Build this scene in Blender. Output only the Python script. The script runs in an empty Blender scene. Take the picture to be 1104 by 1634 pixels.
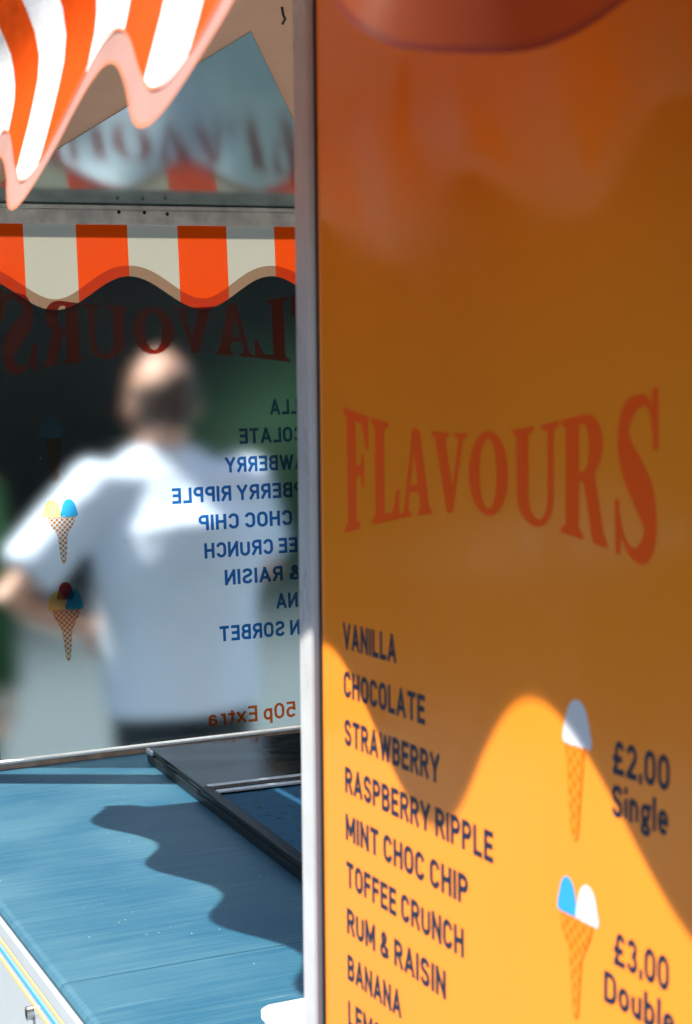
import bpy, bmesh, math, random
from mathutils import Vector, Matrix, geometry
random.seed(7)
sc = bpy.context.scene
C = sc.collection
R = math.radians
EYE = 1.55                       # camera height above the pavement

# ------------------------------------------------------------------ camera
yaw, pitch, roll, FPX = 0.4073, 0.0546, 0.0391, 2592.0
fw = Vector((math.sin(yaw)*math.cos(pitch), math.cos(yaw)*math.cos(pitch), -math.sin(pitch)))
ri0 = Vector((math.cos(yaw), -math.sin(yaw), 0)); dn0 = fw.cross(ri0)
ri = ri0*math.cos(roll) + dn0*math.sin(roll); dn = dn0*math.cos(roll) - ri0*math.sin(roll)
cam = bpy.data.cameras.new('camera'); camo = bpy.data.objects.new('camera', cam); C.objects.link(camo)
camo.matrix_world = Matrix(((ri.x, -dn.x, -fw.x, 0), (ri.y, -dn.y, -fw.y, 0), (ri.z, -dn.z, -fw.z, EYE), (0, 0, 0, 1)))
cam.sensor_fit = 'VERTICAL'; cam.sensor_height = 36.0; cam.sensor_width = 36.0
cam.lens = 36.0*FPX/1634.0
cam.clip_start = 0.02; cam.clip_end = 2000
cam.dof.use_dof = True; cam.dof.focus_distance = 3.65; cam.dof.aperture_fstop = 15.0
sc.camera = camo

# ------------------------------------------------------------------ sky, sun, exposure
SUN = Vector((0.529, -0.36, -1.0)).normalized()          # direction the light travels
w = bpy.data.worlds.new('World'); sc.world = w; w.use_nodes = True
nt = w.node_tree; bg = nt.nodes['Background']
sky = nt.nodes.new('ShaderNodeTexSky'); sky.sky_type = 'NISHITA'; sky.sun_disc = False
sky.sun_elevation = math.asin(-SUN.z); sky.sun_rotation = math.atan2(-SUN.x, -SUN.y)
nt.links.new(sky.outputs[0], bg.inputs[0]); bg.inputs[1].default_value = 0.135
sl = bpy.data.lights.new('sun', 'SUN'); sl.energy = 5.0; sl.angle = R(0.55); sl.color = (1.0, 0.95, 0.86)
so = bpy.data.objects.new('sun', sl); C.objects.link(so); so.rotation_euler = SUN.to_track_quat('-Z', 'Y').to_euler()
so.location = (-3, 4, 8)
vs = sc.view_settings
sc.display_settings.display_device = 'sRGB'
vs.view_transform = 'Standard'; vs.look = 'None'; vs.exposure = 1.2; vs.gamma = 1.0; vs.use_curve_mapping = False
cy = sc.cycles
cy.max_bounces = 14; cy.diffuse_bounces = 5; cy.glossy_bounces = 5; cy.transmission_bounces = 10; cy.transparent_max_bounces = 24
cy.use_denoising = True; cy.caustics_refractive = True; cy.caustics_reflective = False; cy.sample_clamp_indirect = 6.0

# ------------------------------------------------------------------ materials
def mat(name, col, rough=0.5, metal=0.0, spec=0.5, var=0.0, vscale=8.0, bump=0.0, bscale=200.0, coat=0.0, bdist=0.002):
    m = bpy.data.materials.new(name); m.use_nodes = True
    n = m.node_tree.nodes; l = m.node_tree.links; b = n['Principled BSDF']
    b.inputs['Base Color'].default_value = (*col, 1); b.inputs['Roughness'].default_value = rough
    b.inputs['Metallic'].default_value = metal; b.inputs['Specular IOR Level'].default_value = spec
    if coat: b.inputs['Coat Weight'].default_value = coat; b.inputs['Coat Roughness'].default_value = 0.04
    tc = n.new('ShaderNodeTexCoord')
    nz = n.new('ShaderNodeTexNoise'); nz.inputs['Scale'].default_value = vscale; nz.inputs['Detail'].default_value = 8
    l.new(tc.outputs['Object'], nz.inputs['Vector'])
    if var:
        r = n.new('ShaderNodeValToRGB')
        r.color_ramp.elements[0].position = 0.3; r.color_ramp.elements[1].position = 0.7
        r.color_ramp.elements[0].color = (*[max(0, c*(1-var)) for c in col], 1)
        r.color_ramp.elements[1].color = (*[min(1, c*(1+var)) for c in col], 1)
        l.new(nz.outputs[0], r.inputs[0]); l.new(r.outputs[0], b.inputs['Base Color'])
    if bump:
        nb = n.new('ShaderNodeTexNoise'); nb.inputs['Scale'].default_value = bscale; nb.inputs['Detail'].default_value = 4
        l.new(tc.outputs['Object'], nb.inputs['Vector'])
        bp = n.new('ShaderNodeBump'); bp.inputs['Strength'].default_value = bump; bp.inputs['Distance'].default_value = bdist
        l.new(nb.outputs[0], bp.inputs['Height']); l.new(bp.outputs[0], b.inputs['Normal'])
    return m

def sheet(name, col, trans=0.35, tcol=None, gloss=0.06, weave=0.0):      # thin plastic or cloth that lets light through
    m = bpy.data.materials.new(name); m.use_nodes = True
    n = m.node_tree.nodes; l = m.node_tree.links; n.remove(n['Principled BSDF'])
    out = n['Material Output']
    tc = n.new('ShaderNodeTexCoord'); nz = n.new('ShaderNodeTexNoise'); nz.inputs['Scale'].default_value = 14; nz.inputs['Detail'].default_value = 6
    l.new(tc.outputs['Object'], nz.inputs['Vector'])
    rp = n.new('ShaderNodeValToRGB')
    rp.color_ramp.elements[0].color = (*[c*0.9 for c in col], 1); rp.color_ramp.elements[1].color = (*[min(1, c*1.06) for c in col], 1)
    rp.color_ramp.elements[0].position = .3; rp.color_ramp.elements[1].position = .7
    l.new(nz.outputs[0], rp.inputs[0])
    d = n.new('ShaderNodeBsdfDiffuse'); l.new(rp.outputs[0], d.inputs[0])
    if weave:
        n1 = n.new('ShaderNodeTexNoise'); n1.inputs['Scale'].default_value = 26; n1.inputs['Detail'].default_value = 9; l.new(tc.outputs['Object'], n1.inputs['Vector'])
        bp = n.new('ShaderNodeBump'); bp.inputs['Strength'].default_value = weave; bp.inputs['Distance'].default_value = .006
        l.new(n1.outputs[0], bp.inputs['Height']); l.new(bp.outputs[0], d.inputs['Normal'])
    t = n.new('ShaderNodeBsdfTranslucent'); t.inputs[0].default_value = (*(tcol or col), 1)
    x = n.new('ShaderNodeMixShader'); x.inputs[0].default_value = trans
    l.new(d.outputs[0], x.inputs[1]); l.new(t.outputs[0], x.inputs[2])
    g = n.new('ShaderNodeBsdfGlossy'); g.inputs['Roughness'].default_value = 0.3
    y = n.new('ShaderNodeMixShader'); y.inputs[0].default_value = gloss
    l.new(x.outputs[0], y.inputs[1]); l.new(g.outputs[0], y.inputs[2]); l.new(y.outputs[0], out.inputs[0])
    return m

def film(name, tint, solid=0.06, scol=None, back=False):                 # see-through tinted vinyl
    m = bpy.data.materials.new(name); m.use_nodes = True
    n = m.node_tree.nodes; l = m.node_tree.links; n.remove(n['Principled BSDF'])
    t = n.new('ShaderNodeBsdfTransparent'); t.inputs[0].default_value = (*tint, 1)
    d = n.new('ShaderNodeBsdfTranslucent' if back else 'ShaderNodeBsdfDiffuse'); d.inputs[0].default_value = (*(scol or tint), 1)
    x = n.new('ShaderNodeMixShader'); x.inputs[0].default_value = solid
    l.new(t.outputs[0], x.inputs[1]); l.new(d.outputs[0], x.inputs[2]); l.new(x.outputs[0], n['Material Output'].inputs[0])
    return m

M = {}
M['body_white'] = mat('body_white', (.48, .52, .56), .22, var=.03, coat=.4)
M['frame_white'] = mat('frame_white', (.50, .51, .52), .35, var=.05, vscale=30)
M['gasket'] = mat('gasket', (.02, .012, .008), .6)
M['orange_panel'] = mat('orange_panel', (.95, .275, .020), .12, var=.03, vscale=3, spec=.32)
M['heading_red'] = mat('heading_red', (.95, .105, .004), .45, spec=.15)
M['navy_print'] = mat('navy_print', (.008, .017, .045), .4, spec=.25)
M['print_white'] = mat('print_white', (.62, .64, .68), .45, spec=.2)
M['print_blue'] = mat('print_blue', (.03, .32, .58), .45, spec=.2)
M['print_cone'] = mat('print_cone', (.90, .16, .004), .45, spec=.2)
M['print_line'] = mat('print_line', (.92, .27, .022), .45, spec=.2)
M['inner_wall'] = mat('inner_wall', (.84, .78, .68), .45, var=.04)
M['tan_ceiling'] = None
M['rail_metal'] = mat('rail_metal', (.80, .76, .67), .45, metal=.0, var=.28, vscale=22)
M['dark'] = mat('dark', (.012, .012, .012), .7)
M['trim_brown'] = mat('trim_brown', (.33, .22, .15), .5, var=.3, vscale=40)
M['trim_white'] = mat('trim_white', (.8, .79, .76), .4)
M['pin_orange'] = mat('pin_orange', (.82, .47, .14), .35)
M['pin_blue'] = mat('pin_blue', (.04, .33, .62), .35)
M['black_plastic'] = mat('black_plastic', (.008, .012, .014), .35, spec=.12, bump=.1, bscale=500)
M['black_glass'] = mat('black_glass', (.006, .010, .012), .07, spec=.4)
M['bar_metal'] = mat('bar_metal', (.55, .62, .66), .3, metal=.6, var=.2, vscale=60)
M['white_plastic'] = mat('white_plastic', (.85, .85, .84), .3)
M['steel'] = mat('steel', (.5, .5, .5), .25, metal=1)
M['paving'] = mat('paving', (.075, .10, .108), .85, var=.18, vscale=1.2, bump=.3, bscale=60)
M['aw_white'] = sheet('awning_white', (.84, .84, .84), .06, (.85, .62, .42), .03, .35)
M['aw_orange'] = sheet('awning_orange', (.80, .085, .008), .28, (.88, .14, .01), .03, .35)
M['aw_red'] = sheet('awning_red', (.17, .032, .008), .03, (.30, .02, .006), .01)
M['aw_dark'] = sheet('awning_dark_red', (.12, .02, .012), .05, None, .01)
M['aw_roof'] = sheet('awning_roof', (.72, .62, .50), .04, None, .01)
M['aw_pink'] = sheet('awning_pink', (.47, .275, .235), .3, (.45, .27, .22))
M['aw_line'] = sheet('awning_line', (.72, .24, .13), .3)
M['tan_ceiling'] = sheet('tan_ceiling', (.72, .54, .40), .45, (.74, .55, .41), .04)  # made translucent so light added through the roof brightens it
M['pn_white'] = sheet('pane_white', (.60, .53, .43), .62, (.62, .54, .41), 0)
M['pn_orange'] = sheet('pane_orange', (.60, .045, .002), .75, (.85, .065, .001), 0)
M['pn_band'] = film('pane_band', (.62, .40, .30), .12, (.5, .25, .15))
M['pn_blue'] = film('pane_blue', (.012, .15, .42), .02, (.02, .05, .12))
M['pn_red'] = film('pane_red', (.40, .025, .008), .025, (.55, .03, .006), True)
M['pn_extra'] = film('pane_extra', (.80, .13, .02), .18, (.75, .12, .02))
M['pn_yellow'] = film('pane_yellow', (1.0, .78, .28), .05)
M['pn_cyan'] = film('pane_cyan', (.05, .50, .80), .05)
M['pn_berry'] = film('pane_berry', (.50, .05, .06), .05)
M['pn_cone'] = film('pane_cone', (.62, .25, .07), .04, (.4, .16, .04))
M['pn_line'] = film('pane_line', (.95, .93, .9), .0)
M['skin'] = mat('skin', (.58, .31, .21), .5, var=.08, vscale=12)
M['hair'] = mat('hair', (.055, .030, .020), .75, var=.3, vscale=90)
M['shirt'] = mat('shirt', (.72, .80, .93), .8, var=.02, bump=.8, bscale=5.5, bdist=.05)
M['trousers'] = mat('trousers', (.018, .028, .035), .85, var=.2)
M['green_cloth'] = mat('green_cloth', (.010, .075, .018), .85, var=.2)
M['shoe'] = mat('shoe', (.03, .03, .03), .6)
M['eye'] = mat('eye', (.7, .7, .7), .2)
M['bark'] = mat('bark', (.06, .045, .035), .9, var=.3, vscale=12)
M['leaf_dark'] = sheet('leaf_dark', (.012, .024, .022), .08, (.015, .04, .02), .0)
M['leaf_mid'] = sheet('leaf_mid', (.03, .17, .07), .5, (.04, .34, .12), .03)

# brushed blue worktop: fine drag marks across it and a few bright scratches
def counter_mat():
    m = mat('blue_worktop', (.13, .27, .36), .36, spec=.35)
    n = m.node_tree.nodes; l = m.node_tree.links; b = n['Principled BSDF']
    tc = n.new('ShaderNodeTexCoord')
    mp = n.new('ShaderNodeMapping'); mp.inputs['Rotation'].default_value = (0, 0, R(-12)); mp.inputs['Scale'].default_value = (5, 160, 1)
    l.new(tc.outputs['Object'], mp.inputs['Vector'])
    a = n.new('ShaderNodeTexNoise'); a.inputs['Scale'].default_value = 1.0; a.inputs['Detail'].default_value = 6; l.new(mp.outputs[0], a.inputs['Vector'])
    c = n.new('ShaderNodeTexNoise'); c.inputs['Scale'].default_value = 3.5; c.inputs['Detail'].default_value = 7; l.new(tc.outputs['Object'], c.inputs['Vector'])
    mx = n.new('ShaderNodeMath'); mx.operation = 'ADD'; l.new(a.outputs[0], mx.inputs[0]); l.new(c.outputs[0], mx.inputs[1])
    r = n.new('ShaderNodeValToRGB'); r.color_ramp.elements[0].position = .40; r.color_ramp.elements[1].position = .60
    r.color_ramp.elements[0].color = (.010, .076, .136, 1); r.color_ramp.elements[1].color = (.042, .125, .176, 1)
    hv = n.new('ShaderNodeMath'); hv.operation = 'MULTIPLY'; hv.inputs[1].default_value = .5; l.new(mx.outputs[0], hv.inputs[0]); l.new(hv.outputs[0], r.inputs[0])
    # scratches
    mp2 = n.new('ShaderNodeMapping'); mp2.inputs['Rotation'].default_value = (0, 0, R(-17)); mp2.inputs['Scale'].default_value = (2.2, 75, 1)
    l.new(tc.outputs['Object'], mp2.inputs['Vector'])
    wn = n.new('ShaderNodeTexNoise'); wn.inputs['Scale'].default_value = 2.0; l.new(mp2.outputs[0], wn.inputs['Vector'])
    wn.inputs['Detail'].default_value = 3; wn.inputs['Distortion'].default_value = .4
    r2 = n.new('ShaderNodeValToRGB'); r2.color_ramp.elements[0].position = .69; r2.color_ramp.elements[1].position = .78
    l.new(wn.outputs[0], r2.inputs[0])
    mi = n.new('ShaderNodeMix'); mi.data_type = 'RGBA'; l.new(r2.outputs[0], mi.inputs[0]); l.new(r.outputs[0], mi.inputs[6])
    vo = n.new('ShaderNodeTexVoronoi'); vo.inputs['Scale'].default_value = 46; l.new(tc.outputs['Object'], vo.inputs['Vector'])
    th = n.new('ShaderNodeMath'); th.operation = 'LESS_THAN'; th.inputs[1].default_value = .055; l.new(vo.outputs['Distance'], th.inputs[0])
    ns = n.new('ShaderNodeTexNoise'); ns.inputs['Scale'].default_value = 6; l.new(tc.outputs['Object'], ns.inputs['Vector'])
    t2 = n.new('ShaderNodeMath'); t2.operation = 'GREATER_THAN'; t2.inputs[1].default_value = .56; l.new(ns.outputs[0], t2.inputs[0])
    t3 = n.new('ShaderNodeMath'); t3.operation = 'MULTIPLY'; l.new(th.outputs[0], t3.inputs[0]); l.new(t2.outputs[0], t3.inputs[1])
    m3 = n.new('ShaderNodeMix'); m3.data_type = 'RGBA'; l.new(t3.outputs[0], m3.inputs[0]); m3.inputs[7].default_value = (.42, .52, .58, 1)
    mi.inputs[7].default_value = (.13, .225, .28, 1); l.new(mi.outputs[2], m3.inputs[6]); l.new(m3.outputs[2], b.inputs['Base Color'])
    rr = n.new('ShaderNodeMapRange'); rr.inputs[3].default_value = .36; rr.inputs[4].default_value = .56; l.new(c.outputs[0], rr.inputs[0]); l.new(rr.outputs[0], b.inputs['Roughness'])
    return m
M['worktop'] = counter_mat()

def speckle_mat():
    m = mat('blue_frosted_tray', (.012, .085, .16), .6, spec=.15)
    n = m.node_tree.nodes; l = m.node_tree.links; b = n['Principled BSDF']
    tc = n.new('ShaderNodeTexCoord'); a = n.new('ShaderNodeTexNoise'); a.inputs['Scale'].default_value = 55; a.inputs['Detail'].default_value = 5
    l.new(tc.outputs['Object'], a.inputs['Vector'])
    r = n.new('ShaderNodeValToRGB'); r.color_ramp.elements[0].position = .3; r.color_ramp.elements[1].position = .42
    r.color_ramp.elements[0].color = (.002, .008, .014, 1); r.color_ramp.elements[1].color = (.010, .075, .15, 1)
    l.new(a.outputs[0], r.inputs[0]); l.new(r.outputs[0], b.inputs['Base Color']); return m
M['speckle'] = speckle_mat()

def mirror_mat():
    m = bpy.data.materials.new('glossy_acrylic'); m.use_nodes = True
    n = m.node_tree.nodes; l = m.node_tree.links; n.remove(n['Principled BSDF'])
    g = n.new('ShaderNodeBsdfGlossy'); g.inputs[0].default_value = (.66, .76, .74, 1); g.inputs['Roughness'].default_value = .15
    d = n.new('ShaderNodeBsdfDiffuse'); d.inputs[0].default_value = (.22, .29, .28, 1)
    x = n.new('ShaderNodeMixShader'); x.inputs[0].default_value = .56
    l.new(d.outputs[0], x.inputs[1]); l.new(g.outputs[0], x.inputs[2]); l.new(x.outputs[0], n['Material Output'].inputs[0]); return m
M['mirror'] = mirror_mat()

def hazy_glass():
    m = bpy.data.materials.new('hazy_acrylic'); m.use_nodes = True
    n = m.node_tree.nodes; l = m.node_tree.links; n.remove(n['Principled BSDF'])
    g = n.new('ShaderNodeBsdfRefraction'); g.inputs['Color'].default_value = (.93, .97, .97, 1); g.inputs['Roughness'].default_value = .245; g.inputs['IOR'].default_value = 1.45
    s = n.new('ShaderNodeBsdfGlossy'); s.inputs['Roughness'].default_value = .03; s.inputs[0].default_value = (.9, .95, 1, 1)
    x = n.new('ShaderNodeMixShader'); x.inputs[0].default_value = .008
    l.new(g.outputs[0], x.inputs[1]); l.new(s.outputs[0], x.inputs[2]); l.new(x.outputs[0], n['Material Output'].inputs[0]); return m
M['hazy'] = hazy_glass()
M['roof_light_sheet'] = sheet('roof_light_sheet', (.82, .84, .86), .7, (.95, .96, .98), .03)  # unseen roof made translucent to add light inside the van
def smears(m, lo, hi, scale):
    n = m.node_tree.nodes; l = m.node_tree.links; b = n['Principled BSDF']
    tc = n.new('ShaderNodeTexCoord'); mp = n.new('ShaderNodeMapping'); mp.inputs['Scale'].default_value = (1, 1.6, .7); mp.inputs['Rotation'].default_value = (.5, 0, 0)
    l.new(tc.outputs['Object'], mp.inputs['Vector'])
    a = n.new('ShaderNodeTexNoise'); a.inputs['Scale'].default_value = scale; a.inputs['Detail'].default_value = 9; a.inputs['Distortion'].default_value = 1.2
    l.new(mp.outputs[0], a.inputs['Vector'])
    r = n.new('ShaderNodeMapRange'); r.inputs[1].default_value = .35; r.inputs[2].default_value = .7; r.inputs[3].default_value = lo; r.inputs[4].default_value = hi
    l.new(a.outputs[0], r.inputs[0]); l.new(r.outputs[0], b.inputs['Roughness'])
smears(M['orange_panel'], .07, .24, 5.0); smears(M['black_glass'], .05, .2, 9.0); smears(M['frame_white'], .25, .55, 20.0)
def clear_glass():
    m = bpy.data.materials.new('clear_glass'); m.use_nodes = True
    n = m.node_tree.nodes; l = m.node_tree.links; n.remove(n['Principled BSDF'])
    t = n.new('ShaderNodeBsdfTransparent'); t.inputs[0].default_value = (.94, .97, .96, 1)
    s = n.new('ShaderNodeBsdfGlossy'); s.inputs['Roughness'].default_value = .02
    x = n.new('ShaderNodeMixShader'); x.inputs[0].default_value = .05
    l.new(t.outputs[0], x.inputs[1]); l.new(s.outputs[0], x.inputs[2]); l.new(x.outputs[0], n['Material Output'].inputs[0]); return m
M['clear'] = clear_glass()

# ------------------------------------------------------------------ helpers
def obj(name, verts, faces, m, parent=None, smooth=False):
    me = bpy.data.meshes.new(name); me.from_pydata([tuple(v) for v in verts], [], faces); me.update()
    if smooth: me.polygons.foreach_set('use_smooth', [True]*len(me.polygons))
    o = bpy.data.objects.new(name, me); C.objects.link(o)
    if m: me.materials.append(M[m] if isinstance(m, str) else m)
    if parent: o.parent = parent
    return o
def tag(o, label=None, cat=None, group=None, kind=None):
    for k, v in (('label', label), ('category', cat), ('group', group), ('kind', kind)):
        if v: o[k] = v
    return o
def empty(name, loc=(0, 0, 0)):
    o = bpy.data.objects.new(name, None); C.objects.link(o); o.location = loc; return o
def box(name, x0, x1, y0, y1, z0, z1, m, parent=None, bev=0.0, seg=2):
    bm = bmesh.new(); bmesh.ops.create_cube(bm, size=1)
    for v in bm.verts:
        v.co = Vector(((x0+x1)/2+v.co.x*(x1-x0), (y0+y1)/2+v.co.y*(y1-y0), (z0+z1)/2+v.co.z*(z1-z0)))
    if bev: bmesh.ops.bevel(bm, geom=list(bm.edges), offset=bev, segments=seg, affect='EDGES', profile=.5)
    me = bpy.data.meshes.new(name); bm.to_mesh(me); bm.free()
    if bev: me.polygons.foreach_set('use_smooth', [False]*len(me.polygons))
    me.materials.append(M[m]); o = bpy.data.objects.new(name, me); C.objects.link(o)
    if parent: o.parent = parent
    return o
def H(h): return EYE + h          # height relative to the eye -> world z

# 2-D print: polygons in menu coordinates (x right, y up), placed by a mapping function
def resample(poly, step):
    out = []
    for i, p in enumerate(poly):
        q = poly[(i+1) % len(poly)]; n = max(1, int(math.dist(p, q)/step))
        for k in range(n): out.append((p[0]+(q[0]-p[0])*k/n, p[1]+(q[1]-p[1])*k/n))
    return out
def fill(loops):
    tris = geometry.tessellate_polygon([[Vector((x, y, 0)) for x, y in lp] for lp in loops])
    return [p for lp in loops for p in lp], [tuple(t) for t in tris]
def ribbon(pts, ws):
    v = []; f = []
    for i, p in enumerate(pts):
        a = pts[max(0, i-1)]; b = pts[min(len(pts)-1, i+1)]
        d = Vector((b[0]-a[0], b[1]-a[1])); d.normalize(); n = Vector((-d.y, d.x))*ws[i]/2
        v += [(p[0]+n.x, p[1]+n.y), (p[0]-n.x, p[1]-n.y)]
    for i in range(len(pts)-1): f.append((2*i, 2*i+1, 2*i+3, 2*i+2))
    return v, f
def arc(cx, cy, rx, ry, a0, a1, n=14):
    return [(cx+rx*math.cos(R(a0+(a1-a0)*i/n)), cy+ry*math.sin(R(a0+(a1-a0)*i/n))) for i in range(n+1)]
def spline(P, n=6):
    out = []
    for i in range(len(P)-1):
        p0 = P[max(0, i-1)]; p1 = P[i]; p2 = P[i+1]; p3 = P[min(len(P)-1, i+2)]
        for k in range(n):
            t = k/n
            out.append(tuple(.5*((2*p1[j])+(-p0[j]+p2[j])*t+(2*p0[j]-5*p1[j]+4*p2[j]-p3[j])*t*t+(-p0[j]+3*p1[j]-3*p2[j]+p3[j])*t**3) for j in range(len(p1))))
    return out+[P[-1]]

# ------------------------------------------------------------------ setting
tag(obj('ground', [(-400, -400, 0), (400, -400, 0), (400, 400, 0), (-400, 400, 0)], [(0, 1, 2, 3)], 'paving'), kind='structure')

# ------------------------------------------------------------------ the van
HC = -.721                        # worktop
TP = 3.53                         # end window
PA = .50                          # face of the menu panel
BA = .469                         # side of the body
van = empty('ice_cream_van', (1.2, 1.5, 0))
van.matrix_world = Matrix.Translation((1.2, 1.5, 0))
tag(van, 'white ice cream van with striped scalloped awning, blue worktop and orange flavours menu', 'van')
def part(o, parent=van):
    o.parent = parent; o.matrix_parent_inverse = (Matrix.Translation((1.2, 1.5, 0)).inverted() if parent is van else Matrix.Identity(4)); return o
def P(name, v, f, m, parent=van, smooth=False): return part(obj(name, v, f, m, None, smooth), parent)
def PB(name, *a, parent=van, bev=0.0): return part(box(name, *a, None, bev), parent)

# lower body under the counter, with pinstripes and a lock
body = PB('side_body', BA, 2.05, -1.2, 3.60, .32, H(-.748), 'body_white', bev=.012)
PB('counter_trim', BA-.007, BA+.05, -1.2, 3.60, H(-.766), H(-.7405), 'body_white', bev=.003)
PB('groove_seal', BA-.001, BA+.04, -1.2, 3.60, H(-.7695), H(-.7665), 'gasket')
for h, m, nm, hw in ((-.781, 'pin_orange', 'orange_pinstripe', .0022), (-.796, 'pin_blue', 'blue_pinstripe', .0032), (-.812, 'pin_orange', 'orange_pinstripe', .0022)):
    PB(nm, BA-.0012, BA+.004, -1.15, 3.55, H(h-hw), H(h+hw), m, parent=body)
def cyl_x(x0, x1, cy_, cz, r, n=14):
    v = []; f = []
    for x in (x0, x1):
        for i in range(n): a = 2*math.pi*i/n; v.append((x, cy_+r*math.cos(a), cz+r*math.sin(a)))
    for i in range(n): f.append((i, (i+1) % n, n+(i+1) % n, n+i))
    f += [tuple(range(n))[::-1], tuple(range(n, 2*n))]; return v, f
v, f = cyl_x(BA-.010, BA+.01, 2.29, H(-.826), .010); lk = P('lock', v, f, 'steel', body)
PB('keyhole', BA-.0108, BA-.009, 2.288, 2.292, H(-.832), H(-.820), 'dark', parent=body)
# wheels
def cyl_wheel(name, y):
    v, f = cyl_x(BA-.01, BA+.20, y, .31, .31, 28); wv = P(name, v, f, 'dark')
    v, f = cyl_x(BA-.02, BA+.0, y, .31, .19, 24); P('rim', v, f, 'steel', wv)
cyl_wheel('wheel', 2.9); cyl_wheel('wheel', -.5)

# worktop in two sheets with a joint, rounded front edge
def worktop(y0, y1):
    prof = [(2.0, HC-.019), (BA+.004, HC-.019), (BA-.004, HC-.014), (BA-.005, HC-.007), (BA-.001, HC-.002), (BA+.006, HC), (2.0, HC)]
    v = []; f = []; n = len(prof)
    for y in (y0, y1): v += [(a, y, H(h)) for a, h in prof]
    for i in range(n): j = (i+1) % n; f.append((i, j, n+j, n+i))
    f += [tuple(range(n)), tuple(range(n, 2*n))[::-1]]
    return P('worktop_sheet', v, f, 'worktop')
worktop(-1.19, 2.085); worktop(2.0866, 3.522)
# upper body, roof, inner walls
PB('far_wall', 1.99, 2.05, -1.2, 3.60, H(-.747), H(1.0), 'inner_wall')
PB('end_wall', BA+.002, 1.985, -1.2, -1.14, H(-.70), H(1.0), 'inner_wall')
PB('upper_side', BA+.001, BA+.05, -1.2, 3.60, H(.47), H(1.0), 'body_white')
PB('roof', BA-.02, 2.08, -1.25, 3.66, H(1.0), H(1.05), 'roof_light_sheet', bev=.02)
PB('upper_end', BA+.051, 1.985, 3.53, 3.58, H(.547), H(.998), 'inner_wall')

# end window: rail, post, glass
PB('corner_post', BA-.004, BA+.042, 3.49, 3.57, H(HC)+.001, H(.998), 'frame_white', bev=.004)
TR = 3.41; q_ = TR/3.53
rail = PB('window_rail', BA+.044, 1.985, TR, TR+.022, H(.4615*q_), H(.4925*q_), 'rail_metal', bev=.003)
PB('rail_lip', BA+.044, 1.985, TR-.003, TR+.02, H(.4927*q_), H(.5020*q_), 'rail_metal', parent=rail, bev=.0015)
def screw(a, h, y):
    bm = bmesh.new(); bmesh.ops.create_uvsphere(bm, u_segments=10, v_segments=6, radius=.0042)
    me = bpy.data.meshes.new('screw'); bm.to_mesh(me); bm.free(); me.materials.append(M['dark'])
    o = bpy.data.objects.new('screw', me); C.objects.link(o)
    for v in me.vertices: v.co = Vector((a+v.co.x, y+v.co.y*.4, H(h)+v.co.z))
    part(o, rail)
for a, h in ((1.0025, .4873), (1.061, .4869), (1.114, .4844)): screw(a*q_, h*q_, TR-.0005)
PB('sill_strip', BA+.044, 1.985, 3.502, 3.521, H(HC)+.0005, H(HC)+.012, 'trim_brown')
PB('sill_cap', BA+.044, 1.985, 3.499, 3.5225, H(HC)+.0125, H(HC)+.018, 'trim_white', bev=.0012)
GX = .68
PB('sunlight_strip', BA+.043, GX-.002, 3.530, 3.535, H(HC)+.002, H(.4610), 'clear')  # unseen clear strip, added so sunlight reaches the worktop
pane = PB('end_window', GX, 1.985, TP, TP+.005, H(HC)+.002, H(.4610), 'hazy')
OUT = TP+.005

# sloping ceiling inside, with a glossy acrylic sheet under it
k = math.tan(R(13.5))
def ceil(a, t, d=0): return (a, t, H(.4605+(3.53-t)*k)-d)
def slab(name, pts, d0, d1, m):
    n = len(pts); v = [ceil(a, t, d0) for a, t in pts]+[ceil(a, t, d1) for a, t in pts]
    P(name, v, [tuple(range(n)), tuple(range(2*n-1, n-1, -1))]+[(i, n+i, n+(i+1) % n, (i+1) % n) for i in range(n)], m)
slab('ceiling_panel', [(BA+.052, 3.527), (1.98, 3.527), (1.98, 2.0), (BA+.052, 2.0)], 0, -.01, 'tan_ceiling')
slab('acrylic_sheet', [(.607, 3.52), (.995, 2.635), (1.545, 3.52)], .0025, .0004, 'mirror')
hk = [ceil(1.018, 2.545, .004), ceil(1.026, 2.56, .010), ceil(1.034, 2.572, .008), ceil(1.040, 2.60, .003)]


# ------------------------------------------------------------------ menu artwork (unit: metres on the side panel)
NAMES = [('VANILLA', .0885), ('CHOCOLATE', .131), ('STRAWBERRY', .151), ('RASPBERRY RIPPLE', .2215), ('MINT CHOC CHIP', .189), ('TOFFEE CRUNCH', .183), ('RUM & RAISIN', .158), ('BANANA', .091), ('LEMON SORBET', .168)]
PITCH, CAP = .0349, .0193
def A_(cx, cy_, rx, ry, a0, a1): return arc(cx, cy_, rx, ry, a0, a1, 10)
S_UP = spline([(.97,.78),(.84,.95),(.5,1),(.14,.93),(.03,.76),(.14,.60),(.5,.51),(.86,.41),(.98,.24),(.86,.06),(.5,0),(.16,.05),(.02,.22)], 4)
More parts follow.
